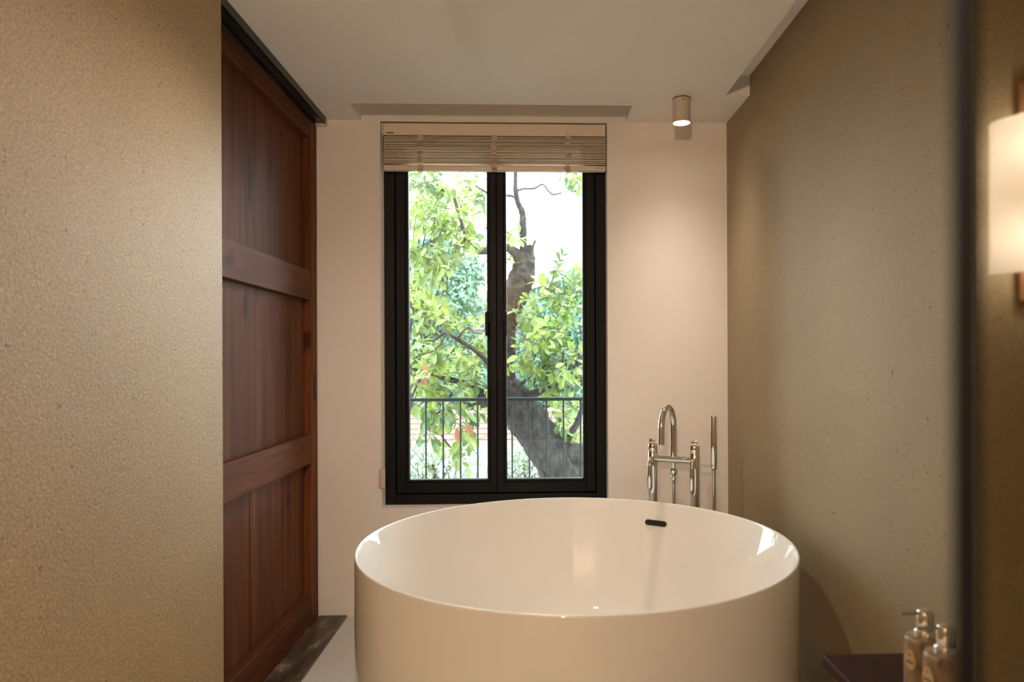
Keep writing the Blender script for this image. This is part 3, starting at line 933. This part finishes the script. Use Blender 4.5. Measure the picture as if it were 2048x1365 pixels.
BR = [
    [(1047, 500, 5.2, 17), (1046, 460, 5.2, 15), (1045, 428, 5.2, 14), (1036, 405, 5.2, 12), (1031, 380, 5.2, 10), (1031, 350, 5.2, 8), (1030, 310, 5.2, 7)],
    [(1033, 395, 5.2, 6), (1015, 391, 5.15, 6), (990, 395, 5.1, 5), (962, 378, 5.1, 4), (950, 372, 5.1, 3)],
    [(1034, 382, 5.2, 5), (1046, 378, 5.2, 5), (1068, 377, 5.2, 4.5), (1085, 369, 5.2, 4), (1096, 381, 5.2, 4), (1106, 389, 5.2, 4), (1124, 386, 5.2, 3)],
    [(1048, 530, 5.2, 26), (1030, 505, 5.15, 20), (1010, 495, 5.12, 17), (985, 500, 5.1, 17), (960, 502, 5.08, 15), (944, 492, 5.05, 10), (925, 475, 5.0, 6)],
    [(1062, 515, 5.15, 7), (1066, 493, 5.12, 6), (1071, 481, 5.1, 4)],
    [(930, 470, 5.0, 7), (915, 420, 5.0, 7), (903, 385, 5.0, 6), (880, 380, 5.0, 5), (850, 372, 5.0, 4)],
    [(1010, 765, 5.15, 14), (985, 735, 4.8, 11), (955, 705, 4.55, 10), (917, 680, 4.45, 9), (902, 672, 4.42, 7), (890, 666, 4.42, 5.5), (870, 680, 4.42, 5), (846, 694, 4.42, 3)],
    [(915, 679, 4.45, 6), (925, 664, 4.42, 5.5), (938, 655, 4.42, 5), (948, 665, 4.42, 4), (965, 668, 4.42, 3)],
    [(892, 668, 4.42, 5), (880, 690, 4.42, 4), (860, 704, 4.42, 3.5), (825, 718, 4.42, 2.5)],
    [(1015, 800, 5.2, 44), (985, 792, 5.15, 40), (955, 800, 5.1, 36), (934, 808, 5.08, 30)],
    [(985, 785, 5.1, 14), (945, 770, 5.0, 12), (910, 762, 4.95, 10), (870, 745, 4.9, 9), (835, 742, 4.9, 7), (815, 730, 4.9, 5)],
    [(905, 765, 4.95, 6), (850, 750, 4.9, 6), (825, 790, 4.9, 5)],
    [(1040, 800, 5.2, 22), (1075, 785, 5.15, 16), (1100, 775, 5.1, 14), (1130, 745, 5.05, 13), (1160, 722, 5.0, 14), (1190, 700, 5.0, 14)],
    [(1140, 735, 5.0, 6), (1160, 712, 5.0, 6), (1135, 690, 5.0, 4)],
    [(1130, 925, 5.25, 40), (1150, 905, 5.2, 40), (1175, 915, 5.2, 36)],
    [(1122, 900, 5.25, 18), (1140, 870, 5.2, 15), (1155, 845, 5.2, 12), (1166, 810, 5.2, 9), (1180, 780, 5.2, 6)],
    [(1086, 955, 5.2, 16), (1066, 880, 5.2, 13), (1035, 835, 5.2, 10), (1015, 800, 5.2, 8)],
    [(1012, 745, 5.2, 12), (1030, 790, 5.15, 12), (1042, 770, 5.1, 7), (1060, 755, 5.0, 4)],
    [(945, 800, 5.0, 6), (870, 830, 4.9, 5), (882, 870, 4.85, 4), (905, 900, 4.85, 3)],
    [(1120, 760, 5.05, 5), (1135, 650, 5.0, 4), (1130, 590, 5.0, 3), (1125, 550, 5.0, 2.5)],
]
for br in BR:
    m_ = MB()
    px_tube(m_, br, 10 if br[0][3] < 20 else 14, 0.08)
    m_.build('branch', M['bark'] if br[0][3] > 10 else M['twig'], tree, tri, smooth=True, angle=R(60))

# leaf rosettes: (px, py, spread x, spread y, rosettes, depth, depth spread, hanging)
CL = [
    (848, 360, 32, 22, 12, 5.0, .25, 0.2), (905, 372, 35, 22, 13, 4.95, .25, 0.2), (955, 400, 20, 30, 7, 5.0, .2, 0.2),
    (850, 440, 30, 45, 16, 5.0, .25, 0.4), (900, 450, 35, 40, 20, 4.95, .25, 0.4), (935, 475, 30, 40, 11, 5.0, .25, 0.3),
    (880, 520, 25, 30, 12, 4.9, .2, 0.7), (842, 510, 20, 30, 6, 4.95, .2, 0.5), (868, 550, 16, 20, 5, 4.9, .2, 0.8),
    (870, 615, 22, 25, 7, 4.75, .15, -0.3), (905, 640, 40, 22, 12, 4.75, .2, -0.2), (842, 655, 22, 35, 8, 4.75, .2, 0.0),
    (850, 705, 32, 30, 16, 4.85, .25, 0.2), (915, 715, 45, 28, 20, 4.9, .25, 0.2), (960, 700, 14, 40, 7, 4.95, .2, 0.1),
    (855, 765, 35, 30, 18, 4.85, .25, 0.4), (925, 760, 45, 24, 18, 4.9, .25, 0.3),
    (850, 830, 26, 28, 8, 4.75, .15, 0.8), (905, 830, 32, 30, 10, 4.75, .2, 0.8), (862, 875, 16, 22, 4, 4.75, .1, 0.95), (932, 880, 16, 40, 7, 4.75, .15, 0.95), (955, 830, 15, 20, 3, 4.8, .1, 0.6),
    (1135, 357, 26, 12, 6, 5.0, .15, 0.1), (1150, 375, 14, 10, 2, 5.0, .15, 0.2), (1028, 470, 14, 26, 5, 5.2, .15, 0.1), (1022, 525, 10, 14, 2, 5.2, .1, 0.1),
    (1112, 530, 12, 12, 3, 4.95, .15, -0.5), (1140, 560, 24, 28, 9, 4.95, .2, -0.1), (1100, 585, 24, 20, 9, 4.95, .2, 0.0), (1140, 610, 28, 24, 12, 4.95, .2, 0.0),
    (1070, 625, 22, 18, 6, 4.95, .2, 0.0), (1100, 660, 45, 24, 18, 4.95, .25, 0.0), (1070, 690, 30, 26, 12, 4.95, .25, 0.1), (1135, 690, 32, 30, 15, 4.95, .25, 0.1),
    (1060, 735, 26, 22, 10, 4.9, .2, 0.5), (1100, 750, 34, 28, 16, 4.9, .2, 0.6), (1145, 760, 24, 24, 9, 4.9, .2, 0.5),
    (1110, 835, 30, 20, 7, 5.5, .2, 0.2), (1145, 870, 22, 30, 8, 5.5, .2, 0.2), (1150, 815, 18, 20, 5, 5.5, .2, 0.3),
]
leaves = []
twigmb = MB()
for (px, py, sx, sy, n, dep, ds, hang) in CL:
    for k in range(n):
        cpos = at(px + rnd.gauss(0, sx * 0.55), py + rnd.gauss(0, sy * 0.55), dep + rnd.gauss(0, ds))
        ax = (rvec() * 0.8 + Vector((0, -0.15, -hang * 1.4 + 0.25))).normalized()
        nl = rnd.randint(4, 8)
        st_ = cpos - ax * rnd.uniform(0.05, 0.11)
        side = ax.cross(rvec()).normalized()
        bent = st_ - ax * 0.06 + Vector((rnd.uniform(-.05, .05), 0.03, rnd.uniform(-.06, .02)))
        twigmb.tube([bent, st_, cpos + ax * 0.05], [0.0022, 0.0018, 0.0009], 5)
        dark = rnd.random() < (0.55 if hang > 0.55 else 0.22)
        for q in range(nl):
            t = q / max(1, nl - 1)
            sd = Matrix.Rotation(q * 2.4 + rnd.uniform(-.4, .4), 3, ax) @ side
            d = (ax * (0.25 + 0.8 * t) + sd * (1.0 - 0.45 * t) + Vector((0, 0, -0.35 * max(hang, 0))))
            p = st_ + ax * (0.04 + 0.10 * t)
            up = (Vector((0, -0.35, 1.0)) + rvec() * 0.55).normalized()
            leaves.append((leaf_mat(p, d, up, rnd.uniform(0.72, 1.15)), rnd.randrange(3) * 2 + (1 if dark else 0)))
tw = twigmb.build('twigs', M['twig'], tree, tri)
tw['kind'] = 'stuff'
leaves.sort(key=lambda l: l[0].translation.y)
rest = {0: ([], []), 1: ([], [])}
Ti = Matrix.Translation(tri).inverted()
inview = 0
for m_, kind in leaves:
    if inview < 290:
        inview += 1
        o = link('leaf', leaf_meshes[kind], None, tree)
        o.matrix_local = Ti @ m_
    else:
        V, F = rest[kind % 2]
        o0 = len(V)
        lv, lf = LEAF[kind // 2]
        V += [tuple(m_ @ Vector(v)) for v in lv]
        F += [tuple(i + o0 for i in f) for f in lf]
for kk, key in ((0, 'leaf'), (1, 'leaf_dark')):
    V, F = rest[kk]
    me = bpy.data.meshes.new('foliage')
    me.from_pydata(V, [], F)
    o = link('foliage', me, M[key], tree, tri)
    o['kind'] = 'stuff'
for (px, py, s, ang) in ((848, 735, 1.0, -75), (852, 765, 0.8, -110), (913, 866, 1.0, -80), (931, 860, 1.0, -60), (905, 384, 0.6, -70)):
    p = at(px, py - 10, 4.5)
    m_ = leaf_mat(p, Vector((math.cos(R(ang)), -0.1, math.sin(R(ang)))), Vector((0.2, -1, 0.1)), s)
    o = link('leaf', dry_me, None, tree)
    o.matrix_local = Ti @ m_
    o['label'] = 'dry russet leaf'

# ------------------------------------------------------------------ other plants
def blob_tree(name, label, cat, trunk_base, blobs, n, size, matkey, seed, trunk_r=0.12, hang=0.3, group=None):
    r = random.Random(seed)
    t = thing(name, trunk_base, label, cat, group)
    inv = Vector(trunk_base)
    cen = sum((Vector(b[0]) for b in blobs), Vector()) / len(blobs)
    m_ = MB()
    m_.tube(catmull([inv, inv.lerp(cen, 0.5) + Vector((0.1, 0, 0)), cen], 5), [trunk_r * (1 - 0.05 * i) for i in range(11)], 10, True, 0.05, r)
    for bc, br in blobs:
        m_.tube([inv.lerp(cen, 0.55), Vector(bc)], [trunk_r * 0.45, trunk_r * 0.12], 6)
    m_.build('trunk', M['bark'], t, inv, smooth=True)
    V, F = [], []
    lv, lf = leaf_geo(size, size * 0.42, 0.2, 0.15)
    lv = [lv[i] for i in (0, 2, 6, 8, 12, 14)]
    lf = [(0, 2, 3, 1), (2, 4, 5, 3)]
    vol = [br[0] * br[1] * br[2] if hasattr(br, '__len__') else br ** 3 for _, br in blobs]
    tot = sum(v ** (2 / 3) for v in vol)
    for (bc, br), v in zip(blobs, vol):
        if not hasattr(br, '__len__'):
            br = (br,) * 3
        for k in range(int(n * v ** (2 / 3) / tot)):
            d = rvec(r)
            rad = r.uniform(0.45, 1.0) ** 0.5 * (1 + 0.25 * math.sin(d.x * 9 + seed) * math.cos(d.z * 8))
            p = Vector(bc) + Vector((d.x * br[0], d.y * br[1], d.z * br[2])) * rad
            dd = (rvec(r) + Vector((0, 0, -hang))).normalized()
            m2 = leaf_mat(p, dd, (d + rvec(r) * 0.6 + Vector((0, 0, 0.6))).normalized(), r.uniform(0.7, 1.25))
            o0 = len(V)
            V += [tuple(m2 @ Vector(x)) for x in lv]
            F += [tuple(i + o0 for i in f) for f in lf]
    me = bpy.data.meshes.new('foliage')
    me.from_pydata(V, [], F)
    o = link('foliage', me, M[matkey], t, inv)
    o['kind'] = 'stuff'
    return t

def A(px, py, Y):
    return tuple(at(px, py, Y))

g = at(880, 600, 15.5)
blob_tree('dense_tree', 'dense tree tinted blue-green for haze behind the left window pane', 'tree', (g.x, 15.5, GZ),
          [(A(850, 560, 15.5), 0.8), (A(895, 585, 15.5), 0.8), (A(930, 540, 15.8), 0.45), (A(830, 640, 15.5), 0.9), (A(888, 660, 15.5), 0.7), (A(870, 510, 15.5), 0.5), (A(840, 740, 15.5), .9), (A(920, 750, 15.5), .9)], 24000, 0.13, 'leaf_haze', 3)
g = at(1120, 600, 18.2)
blob_tree('dense_tree', 'tree tinted blue-green for haze behind the forked trunk in the right window pane', 'tree', (g.x, 18.2, GZ),
          [(A(1090, 640, 18.2), 0.7), (A(1140, 640, 18.2), 0.8), (A(1110, 720, 18.2), 0.9), (A(1060, 700, 18.2), 0.6), (A(1160, 560, 18.2), (0.5, .5, .35)), (A(1150, 790, 18.2), .8), (A(1070, 790, 18.2), .7)], 16000, 0.13, 'leaf_haze', 5)
g = at(835, 500, 6.3)
blob_tree('feathery_tree', 'yellow-green fine-leaved tree at the left edge of the window view', 'tree', (g.x - 1.2, 8.0, GZ),
          [(A(835, 400, 6.3), (.20, .2, .16)), (A(862, 395, 6.3), (.18, .2, .12)), (A(845, 432, 6.3), (.22, .2, .16)), (A(880, 425, 6.3), (.12, .15, .10)), (A(925, 400, 6.3), (.14, .15, .10)), (A(935, 420, 6.3), (.08, .1, .08)), (A(830, 575, 6.3), (.16, .15, .16))], 2600, 0.038, 'leaf_fine', 8, 0.05)
for i, (px, py, Y, rad, lab) in enumerate((
        (862, 925, 6.2, (.30, .2, .20), 'loose pale green shrub below the railing in the left pane'),
        (1045, 918, 7.5, (.22, .2, .22), 'loose pale green shrub left of the leaning trunk base'))):
    p = at(px, py, Y)
    t = blob_tree('shrub', lab, 'shrub', (p.x, Y, GZ), [((p.x - rad[0] * .4, Y, p.z), rad), ((p.x + rad[0] * .5, Y + .1, p.z - .05), rad)], 620, 0.045, 'leaf_shrub', 20 + i, 0.03, 0.0)
    r2 = random.Random(i)
    m_ = MB()
    for k in range(16):
        a = Vector((p.x + r2.uniform(-.35, .35), Y + r2.uniform(-.2, .2), p.z - .35))
        b = Vector((p.x + r2.uniform(-.42, .42), Y + r2.uniform(-.2, .2), p.z + r2.uniform(-.1, .25)))
        m_.tube(catmull([a, a.lerp(b, .5) + rvec(r2) * .06, b], 3), [.007, .0065, .006, .005, .004, .003, .002], 5)
    tws = m_.build('stems', M['twig'], t, Vector(t.location))
    tws['kind'] = 'stuff'

# ------------------------------------------------------------------ neighbouring buildings
nb = at(1010, 640, 20)
house = thing('neighbour_house', (nb.x, 20, GZ), 'distant house with a slanting pale grey roof edge behind the trees', 'building')
hi_ = house.location.copy()
M['hwall'] = simple('pale_house_wall', lin(92, 100, 103), 0.8, var=0.05, scale=1)
M['hroof'] = simple('grey_roof_sheet', lin(100, 108, 110), 0.6, var=0.05, scale=2)
M['terracotta'] = simple('terracotta_tiles', lin(83, 61, 51), 0.8, var=0.12, scale=6)
M['teal'] = simple('teal_roof_sheet', lin(60, 83, 80), 0.5, var=0.08, scale=3)
M['pale'] = simple('pale_render', lin(86, 80, 71), 0.8, var=0.06, scale=2)
M['hglass'] = simple('dim_window_glass', lin(69, 83, 89), 0.2, var=0.1, scale=1)
pL, pR = at(925, 612, 20), at(1150, 540, 20)
MB().box(pL.x, pR.x + 1.0, 20.3, 24, GZ, pL.z - 0.1).build('house_wall', M['hwall'], house, hi_)
# gable wall under the slanting roof edge
m_ = MB()
for y_ in (20.3, 20.5):
    pass
q = [(pL.x, pL.z - .1), (pR.x + 1, pL.z - .1), (pR.x + 1, pR.z + .2), (pR.x, pR.z - 0.1)]
va = [m_.bm.verts.new((x_, 20.3, z_)) for x_, z_ in q]
vb_ = [m_.bm.verts.new((x_, 24.0, z_)) for x_, z_ in q]
m_.bm.faces.new(va); m_.bm.faces.new(vb_[::-1])
for i in range(4):
    j = (i + 1) % 4
    m_.bm.faces.new((va[i], va[j], vb_[j], vb_[i]))
m_.build('gable_wall', M['hwall'], house, hi_)
ang = math.atan2(pR.z - pL.z, pR.x - pL.x)
mid = (pL + pR) / 2
ln = (pR - pL).length + 1.2
rot = Matrix.Rotation(-ang, 3, 'Y')
rf = MB().obox(mid + Vector((0, 2.0, 0.0)), (ln, 4.4, 0.34), rot, 0.01).build('roof', M['hroof'], house, hi_)
for (x0, x1, y0, y1) in ((945, 972, 628, 660), (1060, 1082, 628, 690), (1090, 1112, 628, 690)):
    a, b = at(x0, y0, 20.3), at(x1, y1, 20.3)
    f = frame_mb(a.x, b.x, b.z, a.z, .06, .06, .06, .06, 20.22, 20.30, 0.004).build('window', M['hroof'], house, hi_)
    gl_ = MB().box(a.x + .06, b.x - .06, 20.26, 20.285, b.z + .06, a.z - .06).build('pane', M['hglass'], f)

# low terracotta-tiled building and a teal sheet roof below
tz = at(1000, 845, 11).z
low = thing('tiled_outbuilding', (0, 11.5, GZ), 'low outbuilding with terracotta tile courses beyond the balcony railing', 'building')
loi = low.location.copy()
MB().box(-3.2, 2.2, 10.9, 12.9, GZ, tz - 0.52).build('outbuilding_wall', M['pale'], low, loi)
tile_me = MB().box(-2.75, 2.75, -0.16, 0.16, -0.035, 0.035, 0.012).mesh('tile_course')
tile_me.materials.append(M['terracotta'])
for k in range(9):
    o = link('tile_course', tile_me, None, low)
    o.location = (-0.5, 10.85 - 11.5 + 0.24 * k, tz - 0.50 + 0.065 * k - GZ)
    o.rotation_euler = (R(10), 0, 0)
tq = at(960, 905, 9.3).z
teal = thing('teal_shed_roof', (-0.4, 9.3, GZ), 'pale teal corrugated sheet roof seen low through the railing', 'roof')
tei = teal.location.copy()
me_ = None
for k in range(30):
    x0 = -2.4 + k * 0.135
    if me_ is None:
        me_ = MB().obox(Vector((0, 0, 0)), (0.128, 2.0, 0.03), Matrix.Rotation(R(20), 3, 'X'), 0.008).mesh('roof_sheet')
        me_.materials.append(M['teal'])
    o = link('roof_sheet', me_, None, teal)
    o.location = (x0 + 0.4, 0.0, tq - 0.37 - GZ)
MB().box(-2.3, 1.4, 8.6, 10.0, GZ, tq - 0.75).build('shed_wall', M['pale'], teal, tei)
